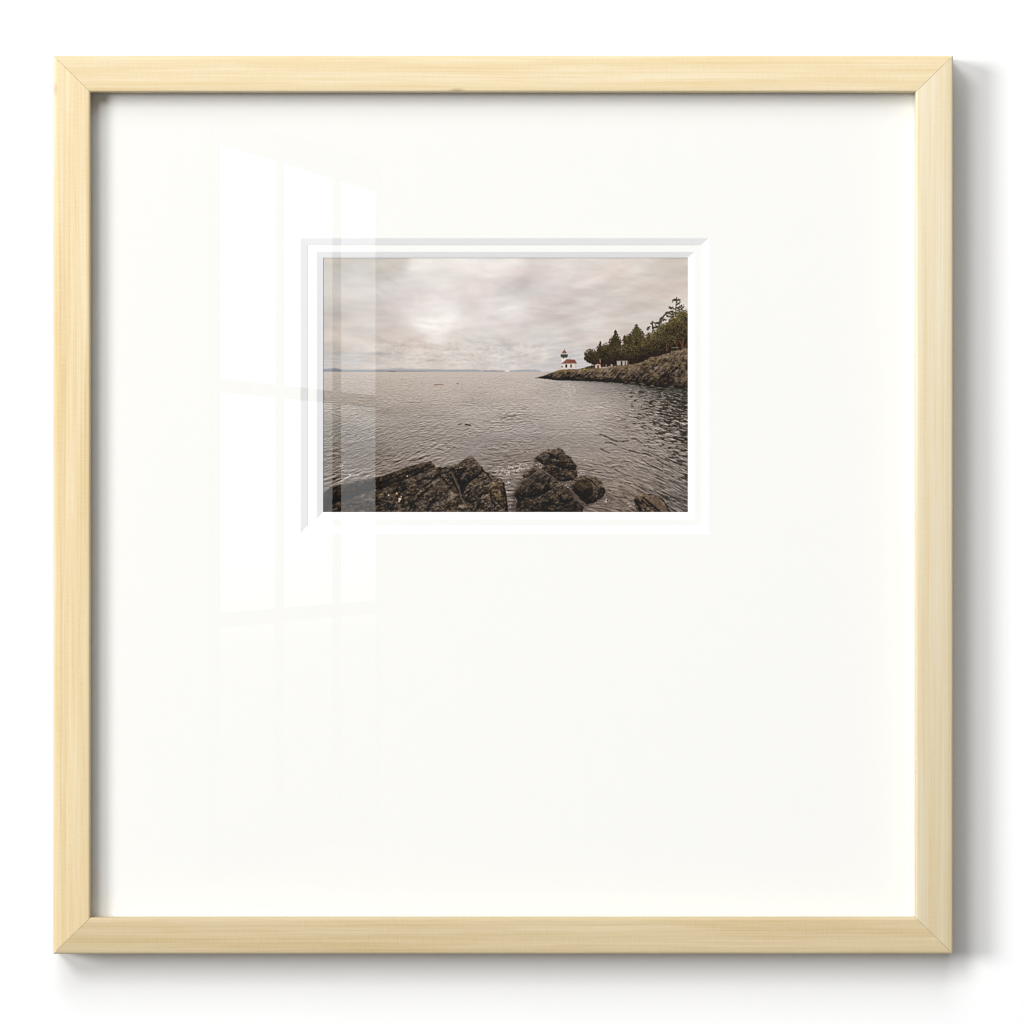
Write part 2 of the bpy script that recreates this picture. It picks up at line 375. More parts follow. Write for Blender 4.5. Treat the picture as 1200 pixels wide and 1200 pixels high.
    for cx, cy, rx, ry, li, n in crowns:                       # dark body first
        poly([(cx + rx * .86 * math.cos(t) * (1 + .12 * rng.randn()), cy + ry * .86 * math.sin(t) * (1 + .12 * rng.randn()))
              for t in np.linspace(0, 6.28, 15)[:-1]], (42, 36, 27), .96, .7, 1.3, 1.7, int(cx))
    poly([(690, 420), (700, 418), (720, 414), (760, 408), (800, 398), (808, 398), (808, 407), (795, 410.5), (781, 412.3), (775, 416.4), (764, 417.6),
          (757, 421.8), (750, 425), (740, 427), (722, 428.8), (705, 430), (696, 428)], (36, 29, 23), .95, .8, .8, 2)
    dabs = []
    for cx, cy, rx, ry, li, n in crowns:
        for _ in range(int(n * 1.5)):
            t = rng.rand() * 6.283; r = math.sqrt(rng.rand()) * 1.03
            ox, oy = math.cos(t) * r, math.sin(t) * r
            lit = np.clip(.5 - .55 * oy - .12 * ox + .28 * rng.randn(), 0, 1) * (.35 + li)
            dabs.append((cy + oy * ry + rng.rand() * 6, cx + ox * rx, cy + oy * ry, lit))
    dabs.sort(key=lambda q: q[0])
    for _, cx, cy, lit in dabs:
        base = np.array([36, 31, 24]) + lit * np.array([96, 90, 54]) + rng.randn() * 7
        if rng.rand() < .25: base = base * np.array([1.08, .96, .95]) + 4
        dab(cx, cy, .5 + .8 * rng.rand(), .4 + .45 * rng.rand(), rng.randn() * .6, base, .85)
    # shadowed brown understory
    w = win(684, 395, 808, 432); x, y = X[w], Y[w]
    un = ss(9, 1, np.interp(x, [684, 700, 723, 740, 750, 757, 764, 775, 781, 794, 808], [430, 431, 428.8, 427, 425, 421.7, 417.5, 416, 412, 410.5, 406.5]) - y)
    tm = (C[w].sum(-1) < 330)
    tpy = np.interp(x, [684, 700, 723, 740, 750, 757, 764, 775, 781, 794, 808], [430, 431, 428.8, 427, 425, 421.7, 417.5, 416, 412, 410.5, 406.5])
    C[w] = lerp(C[w], (52, 41, 33), un * tm * (y < tpy - .3) * np.clip(.40 + 1.3 * (fbm(x / 3, y / 5, 531, 2) - .5), 0, 1))
    for cx, cy in [(730, 401), (729, 403), (757, 392), (766, 387.6), (768, 388.4), (755, 394), (710, 403), (699, 409), (764, 389.5), (686, 423.5), (690, 427), (687.5, 426)]:
        dab(cx, cy, 1.1 + .5 * rng.rand(), .7 + .4 * rng.rand(), rng.rand() * 3, (206, 197, 190), .8)
    for cx, cy, rx, ry, li, n in crowns:
        for _ in range(int(n * .16)):
            t = -rng.rand() * 3.14; r = .98 + .16 * rng.rand()
            dab(cx + math.cos(t) * rx * r, cy + math.sin(t) * ry * r, .5 + .5 * rng.rand(), .4 + .3 * rng.rand(), rng.rand() * 3, np.array((58, 50, 36)) + rng.randn() * 8 + li * 26, .6)
    # conifers standing out of the canopy
    def conifer(cx, ty, by, hw, tiers, dens=1.0, col=(46, 42, 32), lean=0):
        line([(cx, ty), (cx + lean, by)], .9, (52, 42, 33), .9)
        for i in range(tiers):
            f = (i + .6) / tiers
            yy = ty + (by - ty) * f
            for sgn in (-1, 1):
                ln = hw * (.22 + .78 * f) * (.65 + .5 * rng.rand())
                n = int((2 + ln * 1.3) * dens)
                for q in range(n):
                    o = (q + rng.rand() * .7) / n * ln
                    k = rng.rand()
                    dab(cx + lean * f + sgn * o, yy + o * .22 + rng.randn() * .5, .75 + .5 * rng.rand(), .55 + .3 * rng.rand(), sgn * .35,
                        np.array(col) + k * np.array([30, 28, 14]), .88)
    conifer(721.3, 387, 404, 5.5, 9, 1.3)
    conifer(717, 397, 408, 4, 4, 1.0)
    conifer(746, 380, 397, 6.8, 9, 1.25, (62, 58, 40))
    conifer(738, 391, 402, 3.4, 5, 1.0)
    conifer(731.8, 393, 402, 2.2, 4, .9)
    conifer(703.4, 400, 409, 2.8, 5, .9)
    conifer(753, 388, 396, 2.0, 3, .9, (62, 58, 40))
    # ragged open conifer at the right edge
    line([(792.6, 348.5), (792, 358), (791, 370)], .9, (58, 50, 42), .95)
    for (a, b, c, d) in [(788, 353.4, 797, 351.2), (789.5, 351.5, 793, 350.6), (792.5, 357.5, 797, 354.6), (784.2, 360.4, 792, 361.6), (784.2, 360.4, 786.5, 362),
                         (793, 361.6, 800.2, 358), (794, 364, 801, 361.2), (786, 365.6, 792, 367.2), (779.5, 368, 790, 368.6), (779.6, 367.2, 786.5, 365),
                         (775.5, 372.6, 778.6, 369), (781, 371.5, 788, 371), (772.2, 374.2, 775.8, 372.6), (772.6, 377.4, 780.5, 374.2), (767.4, 378.4, 774, 379),
                         (762.2, 378.6, 765.4, 377.6), (757.5, 386, 761.5, 382.6), (764.2, 379.5, 764.6, 388), (767, 384, 774, 382), (765.4, 383.2, 769, 383.4)]:
        n = int(2 + math.hypot(c - a, d - b) * 1.5)
        for q in range(n):
            t = (q + rng.rand()) / n
            dab(a + (c - a) * t + rng.randn() * .5, b + (d - b) * t + rng.randn() * .8, .9 + .7 * rng.rand(), .5 + .5 * rng.rand(), math.atan2(d - b, c - a),
                np.array((54, 50, 40)) + rng.rand() * np.array([28, 26, 16]), .85)
    line([(764.5, 379), (766, 387), (769, 391)], .8, (58, 50, 42), .85)
    line([(778, 369), (773, 378), (770, 388)], .7, (60, 52, 44), .7)
    # orange peeling trunks, bench
    for pts, wd in [([(790.2, 399), (792.5, 405), (794.8, 411)], 1.1), ([(796.2, 399), (798.6, 404), (799.2, 410.4)], 1.5), ([(800.6, 396), (800, 403), (799.6, 409)], 1.3),
                    ([(805.6, 401), (803, 405.5), (800.6, 409)], 1.0), ([(780.6, 404), (781.4, 411)], 1.0), ([(783.6, 405), (781.6, 411)], .8), ([(793.5, 391), (795.5, 397)], .8)]:
        line(pts, wd, (122, 82, 58), .68, .45)
    for a in [(693, 431, 695), (708, 430, 707), (712, 430, 713), (719.5, 429, 719), (728, 428, 729), (741, 426, 740), (746, 425, 747.5), (772, 416, 770)]:
        line([(a[0], a[1]), (a[2], a[1] - 9)], 1.0, (56, 42, 34), .8, .4)
    line([(786.8, 407.6), (794.8, 407.4)], 1.0, (132, 126, 110), .8, .4)
    line([(787.8, 408.6), (787.8, 410.6)], .7, (60, 50, 42), .9, .3); line([(793.6, 408.6), (793.6, 410.4)], .7, (60, 50, 42), .9, .3)
    poly([(788.5, 408.4), (793, 408.4), (793, 410), (788.5, 410.2)], (34, 28, 24), .8, .3)
    # ------------------------------------------------------------ buildings on the point
    poly([(697.4, 431.6), (697.4, 427.6), (700.5, 426.2), (703.9, 427.6), (703.9, 431.6)], (192, 182, 174), 1, .35)
    poly([(699.7, 431.6), (699.7, 427.9), (702, 427.9), (702, 431.6)], (126, 72, 48), 1, .3)
    poly([(699.4, 427.0), (699.7, 423.6), (701.3, 423.2), (701.2, 427.0)], (124, 58, 44), .75, .5)
    line([(703, 421.3), (703.4, 425)], 1.0, (206, 190, 182), .8, .4); line([(703.5, 424), (703.7, 426.8)], .9, (150, 66, 48), .8, .4)
    for x0, x1, y0, y1, c in [(722.8, 727.6, 423.5, 428.1, (184, 172, 164)), (729.2, 732.2, 423.4, 427.9, (184, 172, 164)), (733.0, 734.8, 423.3, 427.6, (184, 172, 164)),
                              (715.4, 717.8, 427, 429.4, (168, 158, 148)), (709.4, 711, 426.8, 430, (120, 106, 92)), (705.4, 706.6, 426.6, 430.4, (70, 56, 46))]:
        poly([(x0, y1), (x0, y0), (x1, y0), (x1, y1)], c, .95, .35)
    poly([(727.4, 428), (727.4, 423.4), (729, 423.4), (729, 428)], (34, 34, 40), .95, .3)
    poly([(732, 427.8), (732, 423.8), (733.2, 423.8), (733.2, 427.8)], (34, 36, 46), .95, .3)
    line([(722.6, 423.3), (735, 423.1)], .7, (192, 180, 170), .8, .4); line([(735.6, 423.2), (735.7, 427)], .9, (140, 86, 52), .9, .3)
    dab(682, 432.7, 1.0, .7, 0, (50, 66, 118), .95); dab(684.8, 432.5, 1.0, .75, 0, (206, 160, 40), .95)
    # lighthouse: keeper's house, tower, gallery, lantern
    poly([(658.2, 431.9), (658.2, 425.2), (675.4, 425.0), (675.4, 431.9)], (216, 206, 196), 1, .35)
    poly([(673.8, 431.9), (673.8, 425.2), (675.6, 425.2), (675.6, 431.9)], (188, 178, 170), .8, .5)
    poly([(658.0, 425.9), (658.2, 417.8), (664.2, 417.8), (664.4, 423)], (226, 218, 210), 1, .35)
    poly([(662.6, 423), (662.6, 418), (664.3, 418), (664.3, 423)], (196, 186, 178), .7, .5)
    poly([(657.9, 426.0), (661.2, 423.4), (664.6, 420.9), (673.7, 421.5), (675.9, 425.7)], (122, 80, 68), 1, .35)
    poly([(659.5, 425.6), (664.8, 421.3), (668, 421.4), (665, 425.7)], (142, 90, 74), .6, .5)
    line([(667.7, 418.8), (667.6, 421.2)], .9, (170, 158, 148), .8, .4)
    line([(658, 426.3), (675.6, 426.1)], .5, (120, 96, 86), .6, .4)
    for cx, c in [(663.7, (44, 40, 38)), (669.2, (112, 78, 46))]:
        poly([(cx - 1, 430.9), (cx - 1, 427.0), (cx + 1, 427.0), (cx + 1, 430.9)], c, 1, .3)
        line([(cx - 1.3, 431), (cx - 1.3, 427)], .4, (170, 158, 148), .6, .3)
    poly([(658, 430.8), (658, 428.6), (659.2, 428.6), (659.2, 430.8)], (70, 62, 56), .9, .3)
    poly([(657.0, 417.6), (657.2, 415.4), (665.4, 415.4), (665.4, 417.6), (664, 419.3), (658.4, 419.3)], (70, 70, 64), 1, .35)
    line([(657, 415.4), (665.4, 415.4)], .6, (108, 110, 102), .9, .3)
    line([(660.6, 417.8), (660.6, 420.4)], .8, (78, 62, 54), .8, .3)
    poly([(659.0, 415.2), (659.0, 413.4), (663.8, 413.4), (663.8, 415.2)], (182, 182, 176), 1, .3)
    line([(660.6, 413.5), (660.6, 415.2)], .4, (96, 92, 86), .8, .3); line([(662.3, 413.5), (662.3, 415.2)], .4, (96, 92, 86), .8, .3)
    poly([(658.4, 413.8), (659.6, 411.8), (661.3, 410.3), (663.1, 411.8), (664.3, 413.8)], (140, 88, 58), 1, .35)
    line([(661.3, 409.0), (661.3, 410.6)], .6, (108, 74, 56), .9, .35)
    # ------------------------------------------------------------ drifting things on the bay
    line([(509, 450.9), (514, 450.6), (519.6, 450.3)], 1.0, (128, 98, 76), .85, .4); line([(509, 449.9), (520, 449.5)], .6, (204, 192, 180), .6, .4)
    line([(537.4, 497.4), (541, 496.6)], 1.1, (64, 54, 46), .85, .4); line([(545.6, 497.2), (551.4, 498.2)], 1.6, (56, 42, 34), .9, .4)
    line([(587.4, 490.6), (592, 488.6), (598, 488.2), (603.6, 487.4)], .9, (74, 66, 58), .8, .4, .5); line([(565, 493.8), (574, 494)], 1.0, (112, 100, 84), .5, .6)
    line([(612, 479.4), (616, 479)], .9, (104, 95, 86), .7, .4); line([(535.6, 449.4), (537.4, 449.8)], .9, (90, 78, 66), .8, .4)
    line([(456, 435.4), (464, 435.5)], .8, (142, 104, 92), .85, .3)
    # long dark ripple crests in the lower right
    for pts in [[(703, 508.6), (710, 511.4), (716, 514.6), (722, 517), (730, 517.2), (736, 516.4)], [(709, 518.6), (716, 518.8), (723, 522)], [(729, 525), (738, 528), (748, 530.6), (757, 532), (763, 534.6)],
                [(752, 538), (758, 543), (764, 546.4), (776, 552)], [(770, 539), (780, 544.4), (788, 549)], [(780, 537), (790, 541.6), (798, 544.4), (805, 546)],
                [(768, 556), (774, 559), (778, 561)], [(783, 562), (790, 565), (800, 572), (804, 574)], [(765, 565), (773, 570.4), (778, 573)], [(753, 527), (763, 531), (772, 535)],
                [(766, 574), (774, 580), (781, 586)], [(786, 582), (792, 584), (800, 586.5)], [(797, 580), (803, 583), (806, 585)], [(749, 570), (756, 575)], [(744, 514), (752, 519)],
                [(704, 526), (714, 531)], [(760, 524), (768, 526)], [(796, 551), (806, 553.4)], [(733, 565), (738, 567)]]:
        for (ax, ay), (bx, by) in zip(pts[:-1], pts[1:]):
            line([(ax, ay), (bx, by)], 1.1 + .9 * rng.rand(), (56, 51, 44), .68, .6, .55, int(ax))
        line([(a + .6, b + 1.5) for a, b in pts], .9, (178, 164, 152), .35, .6, .4)
    # ------------------------------------------------------------ near rocks
    # pale froth first, so that the rocks sit in it
    def froth(cx, cy, rx, ry, n, ang=0, big=.9):
        ca, sa = math.cos(ang), math.sin(ang)
        for _ in range(n):
            a, b = rng.randn() * rx, rng.randn() * ry
            s = .35 + big * rng.rand() ** 2
            dab(cx + a * ca - b * sa, cy + a * sa + b * ca, s * 1.5, s * .7, rng.randn() * .7, np.array((214, 202, 192)) + rng.randn() * 14, .5 + .45 * rng.rand())
    froth(601, 551, 6, 2.6, 42, -.2); froth(590, 549, 5, 2, 26, -.4); froth(596, 565, 3, 5, 18); froth(631, 548, 5, 3, 34, .6); froth(612, 545, 8, 4, 20)
    froth(620, 529, 12, 3, 18, -.1, .4); froth(665, 528, 6, 4, 10, .4, .4); froth(692, 541, 4, 3, 5, 0, .6); froth(665, 566, 3, 4, 24, .9, .8); froth(697, 588.5, 8, 1.6, 26, -.2, .7)
    froth(740, 592, 3, 2, 10, 0, .6); froth(608, 587, 4, 4, 14); froth(662, 593, 5, 3, 14, 0, .6); froth(430, 520, 26, 8, 9, 0, .4); froth(480, 536, 30, 6, 9, -.2, .4)
    froth(720, 572, 18, 10, 16, 0, .3); froth(597, 580, 4, 8, 16); froth(674, 553, 4, 3, 14, .3, .6); froth(640, 512, 20, 4, 8, 0, .3)
    line([(397, 565), (404, 561.6), (410, 558), (412, 556.4), (409, 555.4)], 1.0, (226, 214, 204), .85, .5, .5); line([(412, 557), (421, 556)], .9, (214, 202, 192), .8, .5, .5)
    line([(392, 567), (400, 564)], 1.6, (170, 158, 148), .6, .8, .5); froth(398, 549, 4, 5, 14, .4, .9); line([(424, 561), (440, 558.4), (451, 556.6), (462, 551.8)], 1.0, (176, 160, 148), .6, .6, .5)
    # left shelf and its blocks
    rock([(372, 583), (378, 579), (387.5, 570.5), (396, 568), (408, 566), (424, 562.6), (439, 559.4), (450, 557.4), (462, 552.6), (477.5, 546.4), (492, 543), (505.5, 540.2),
          (507.5, 543), (510, 546.2), (518, 547.6), (527, 545.6), (533, 543.4), (540, 548), (560, 560), (575, 556), (588, 561), (592, 577.5), (595, 595), (596, 606), (372, 606)],
         -22, .98, 1, 1.0, .9, 1.0, .02)
    rock([(437, 570), (440, 560), (462, 553), (478, 547), (505.5, 540), (511, 546.5), (500, 551), (482, 559), (462, 566), (446, 574)], -20, .82, 2, .9, .7, .9, .18)
    rock([(372, 585), (388, 571), (410, 567), (440, 562), (438, 572), (420, 580), (404, 585), (388, 592), (372, 600)], -18, .66, 4, 1.0, .8, .8, -.06)
    rock([(500, 606), (500, 586), (512, 575), (525, 573), (538, 580), (546, 588), (556, 606)], -48, 1.12, 5, .95, .8, 1.0, .02)
    rock([(474, 606), (478, 590), (492, 575), (508, 562), (522, 558), (530, 570), (521, 581), (508, 590), (498, 606)], -40, 1.0, 6, .9, .8, 1.0, .05)
    rock([(518, 551), (528, 546), (535, 544.5), (540, 558), (543, 580), (536, 574), (528, 562)], 58, .92, 7, .8, .5, .9, -.02)
    rock([(541, 583), (546, 571), (556, 561), (566, 552), (574, 554), (579, 562), (577, 574), (566, 583), (552, 590)], -42, 1.1, 8, .85, .7, 1.0, .04, .5, .35)
    rock([(533, 546), (544, 538), (552, 533.4), (559, 540), (565.6, 548), (564, 554), (552, 562), (542, 569), (537, 560)], -40, 1.05, 9, .85, .7, 1.0, .0, .5, .3)
    rock([(552, 606), (556, 590), (566, 580), (577, 578), (590, 588), (596, 606)], -30, 1.08, 10, .8, .8, 1.0, .04)
    rock([(574, 578), (576, 566), (580, 560.6), (588, 561), (591.5, 575), (594, 590), (590, 596), (582, 588)], 60, 1.15, 11, .7, .6, 1.0, .45)
    for pts, wd in [([(537, 560), (541, 568), (542, 578)], 3.6), ([(541, 570), (550, 563.6), (560, 557), (566, 551.4)], 2.6), ([(478, 602), (484, 590), (494, 580), (506, 569)], 1.9),
                    ([(496, 571), (504, 566), (514, 556)], 1.6), ([(514, 556), (522, 563), (530, 572)], 1.5), ([(541, 583), (552, 573)], 1.3), ([(590, 566), (593, 582), (594.5, 600)], 2.0),
                    ([(386, 590), (402, 585), (418, 579.6), (436, 572)], 1.8), ([(440, 567), (455, 562), (470, 556), (486, 551), (505, 544)], 1.3), ([(575, 577), (577, 588), (584, 596)], 1.7),
                    ([(438, 560), (438, 572)], 1.2), ([(531, 549), (535, 557), (538, 562)], 1.7), ([(566, 551), (572, 556), (577, 563)], 1.2), ([(556, 600), (562, 590)], 2.2), ([(500, 596), (506, 588)], 1.3)]:
        line(pts, wd, (16, 13, 11), .85, .9, .8, int(pts[0][0]))
    line([(529, 552), (534, 563), (538, 572), (541, 582)], 1.3, (112, 98, 84), .65, .6, .5)
    line([(552, 534.6), (558, 541), (564, 548)], 1.0, (104, 90, 76), .5, .6, .5)
    for _ in range(34):                                                    # lichen
        dab(464 + rng.randn() * 7, 577 + rng.randn() * 5, .7 + .6 * rng.rand(), .6, rng.rand() * 3, np.array((122, 92, 44)) + rng.randn() * 12, .55)
    for _ in range(26):
        dab(580 + rng.randn() * 4, 572 + rng.randn() * 8, .7 + .5 * rng.rand(), .6, rng.rand() * 3, np.array((118, 92, 54)) + rng.randn() * 12, .5)
    for _ in range(90):                                                    # barnacle specks
        dab(440 + rng.rand() * 150, 562 + rng.rand() * 38, .5, .45, 0, np.array((128, 112, 96)) + rng.randn() * 12, .6)
    for a, b, s in [(469, 584.6, 1.9), (465.4, 577.8, 1.0), (455.8, 580, 1.0), (470.6, 582, .9), (468, 587, 1.1), (477.6, 557.6, .9)]:
        dab(a, b, s, s * .9, 0, (236, 214, 186), .92)
    # middle rocks, standing on a dark submerged shelf
    poly([(600, 604), (601, 578), (610, 562), (622, 547), (627, 538), (640, 528), (658, 527), (671, 540), (677, 549), (678, 557), (690, 556), (704, 563), (710, 576), (702, 588), (686, 594), (676, 604)],
         (74, 63, 55), .62, 2.2, 2.0, 4, 9)
    for cx, cy, rx, ry, n in [(633, 545, 3, 2, 12), (668, 566, 3, 3, 16), (676, 556, 3, 1.6, 8), (666, 590, 5, 4, 14)]: froth(cx, cy, rx, ry, n, .5, .6)
    rock([(612, 557.6), (616, 553), (625.8, 548), (629, 551.4), (622, 557), (615, 560)], -35, 1.1, 20, .6, .5, .9, .4)
    rock([(640, 545), (652, 545), (664, 548), (676, 551), (677, 558), (668, 556), (655, 551), (644, 549)], 15, .9, 33, .6, .7, .9, .1)
    rock([(655, 586), (666, 582), (676, 586), (684, 594), (680, 606), (652, 606)], 30, .72, 34, .7, .9, .9, .1)
    rock([(626, 537), (632, 533), (639, 529), (643, 525.6), (650.7, 526.8), (655, 524.6), (659.3, 526.6), (663.7, 532.3), (669, 536), (671, 541), (676, 545.6), (674, 550), (662, 549),
          (652, 547), (640, 546), (632, 541)], 30, .95, 21, .75, .9, 1.0, .08, .5, .3)
    rock([(634, 548), (641, 544.4), (648, 543), (660, 551), (672, 554), (676, 558), (671, 563), (657, 563), (650, 560.6), (643, 555)], 32, .95, 22, .7, .7, 1.0, .12)
    rock([(661, 547.6), (667, 544.6), (675, 545.6), (674.6, 550.4), (666, 551)], 10, .62, 23, .6, .5, .8, .0)
    rock([(602.6, 578), (611.7, 565.4), (623.6, 555.6), (636.6, 551), (646, 557), (655, 565), (666, 572.4), (672, 580), (671, 585.6), (661.5, 591.6), (655, 606), (604, 606), (606, 586)],
         -38, .98, 24, .85, .8, 1.0, .06, .5, .25)
    rock([(603, 578.6), (612, 566), (624, 556), (637, 551.4), (645, 558), (644, 572), (636, 578), (624, 581), (612, 582.6)], -40, .84, 25, .8, .5, .9, -.06, .5, .3)
    rock([(655, 570), (664, 571), (672, 580), (670, 586), (660, 588), (654, 580)], 60, .85, 26, .7, .6, 1.1, .04)
    rock([(669, 568), (675.6, 560), (687.5, 556.9), (698, 558.4), (706, 566), (709.7, 575.7), (707, 581.6), (698, 586.6), (688, 591), (679, 582.6), (670.4, 574)],
         32, .95, 27, .8, .5, .9, .12, .5, .45)
    rock([(671, 570), (677, 563), (687, 561.6), (694, 568), (695, 578), (688, 585), (678, 579)], 25, .66, 28, .9, .4, .5, .12, .9)
    for pts, wd in [([(612, 582.4), (624, 581.4), (637, 578), (645, 572)], 2.2), ([(604, 581), (610, 584.6)], 2.2), ([(652, 562.6), (660, 563.6), (668, 562)], 1.3), ([(680, 583), (688, 589), (698, 587)], 2.4),
                    ([(686, 559.6), (694, 564), (700, 571)], 1.0), ([(645, 548), (654, 549)], 1.5), ([(628, 540.4), (634, 539)], 1.6), ([(643, 531), (647, 535), (655, 536)], 1.4),
                    ([(656, 585), (664, 589)], 1.6), ([(636, 593), (650, 586)], 1.6), ([(646, 558), (640, 568)], 1.2)]:
        line(pts, wd, (17, 14, 11), .85, .9, .8, int(pts[0][0]))
    line([(625, 554.6), (637, 551.4), (646, 557.6), (655, 565)], .8, (120, 104, 88), .55, .5, .5)
    line([(676, 562.4), (686, 559.4), (697, 562), (703, 569)], .8, (128, 106, 82), .55, .5, .4)
    for k in range(7):                                                     # bedding edges catching light
        o = k * 2.6
        line([(604 + o * 1.25, 577 - o * .05), (612 + o * 1.2, 567 + o * .35), (621 + o * 1.1, 560 + o * .55)], .6, (108, 92, 76), .45, .4, .4, k)
    for _ in range(70):
        dab(606 + rng.rand() * 64, 558 + rng.rand() * 42, .5, .45, 0, np.array((122, 100, 74)) + rng.randn() * 12, .5)
    # right rocks
    rock([(743, 586), (745, 581), (754, 578.4), (762, 579.2), (775, 583.6), (781, 592), (786, 606), (748, 606), (745, 594)], 40, 1.2, 30, .8, .5, .8, .12)
    poly([(757, 580.6), (764, 581), (774, 585), (779, 592), (783, 601), (776, 601), (766, 592), (758, 585)], (112, 92, 78), .62, .8, .8, 2, 3)
    poly([(745, 582), (751, 580.6), (756, 587), (761, 592), (757, 593), (750, 586)], (122, 100, 80), .55, .7, .6, 2, 4)
    for pts, wd in [([(744, 586), (748, 592), (751, 601)], 2.6), ([(754, 583), (762, 590), (770, 597), (775, 601)], 1.8), ([(752, 586), (758, 592), (763, 593)], 1.8), ([(775, 584), (781, 592), (785, 600)], 1.4), ([(755, 579), (764, 579.8)], .9)]:
        line(pts, wd, (22, 17, 14), .85, .8, .7, int(pts[0][0]))
    rock([(800, 606), (802, 596), (807, 592), (810, 606)], 40, 1.05, 31, .8, .5, .7, .1)
    dab(730.8, 577.6, 1.3, .9, 0, (66, 52, 42), .85); line([(777, 584), (782, 587.6), (785, 590)], .9, (206, 194, 182), .5, .5, .5); line([(793, 600), (796, 598.4)], 1.0, (206, 194, 182), .7, .5)
    # crisp edges of a sharpened print
    def soft(A, sig):
        n = int(3 * sig * S) + 1
        ker = np.exp(-(np.arange(-n, n + 1) / S / sig) ** 2 / 2); ker /= ker.sum()
        for ax in (0, 1):
            Ap = np.pad(A, [(n, n) if k == ax else (0, 0) for k in range(3)], mode='edge')
            A = sum(k * np.take(Ap, range(i, i + A.shape[ax]), axis=ax) for i, k in enumerate(ker)).astype(np.float32)
        return A
    C = soft(C, .26)
    land = ss(434, 438, Y) + (1 - ss(434, 438, Y)) * ss(640, 660, X) * .8 + .15
    C = C + (C - soft(C, 1.1)) * (.38 * np.clip(land, 0, 1))[..., None]
    # light grain of the photographic print
    gr = rng.randn(H, W).astype(np.float32)
    C += (gr * (1.2 + 1.6 * ss(436, 450, Y)))[..., None]
    return np.clip(C, 3, 252), W, H

# ---------------------------------------------------------------- scene
import bpy, bmesh
from mathutils import Matrix, Vector

sc = bpy.context.scene
COL = sc.collection
K = 0.5687e-3            # metres per photograph pixel on the plane of the frame's face (y = 0)
CAMD = 4.0               # camera distance from that plane


def mm(px, py, depth=0.0):
    """measured position on the 1200 px photograph -> metres, at the given depth behind the frame's face"""
    f = (CAMD + depth) / CAMD * K
    return ((px - 600) * f, (600 - py) * f)


def lin(c):
    c = [v / 255 for v in c]
    return tuple((v / 12.92 if v <= .04045 else ((v + .055) / 1.055) ** 2.4) for v in c)


# ---------------------------------------------------------------- materials
def mat(name):
    m = bpy.data.materials.new(name); m.use_nodes = True
    nt = m.node_tree
    return m, nt, nt.nodes['Principled BSDF']


def node(nt, t, **kw):
    n = nt.nodes.new(t)
    for k, v in kw.items():
        if k in n.inputs: n.inputs[k].default_value = v
        else: setattr(n, k, v)
    return n


def paper(name, col, rough=.85, bump=.02, scale=900):
    m, nt, b = mat(name)
    tc = node(nt, 'ShaderNodeTexCoord')
    nz = node(nt, 'ShaderNodeTexNoise', Scale=scale, Detail=4.0)
    nt.links.new(tc.outputs['Object'], nz.inputs['Vector'])
    mx = node(nt, 'ShaderNodeMix', data_type='RGBA')
    mx.inputs[6].default_value = (*[v * .988 for v in col], 1); mx.inputs[7].default_value = (*[min(1, v * 1.008) for v in col], 1)
    nt.links.new(nz.outputs['Fac'], mx.inputs[0]); nt.links.new(mx.outputs[2], b.inputs['Base Color'])
    bp = node(nt, 'ShaderNodeBump', Strength=bump, Distance=.0004)
    nt.links.new(nz.outputs['Fac'], bp.inputs['Height']); nt.links.new(bp.outputs['Normal'], b.inputs['Normal'])
    b.inputs['Roughness'].default_value = rough; b.inputs['Specular IOR Level'].default_value = .15
    return m


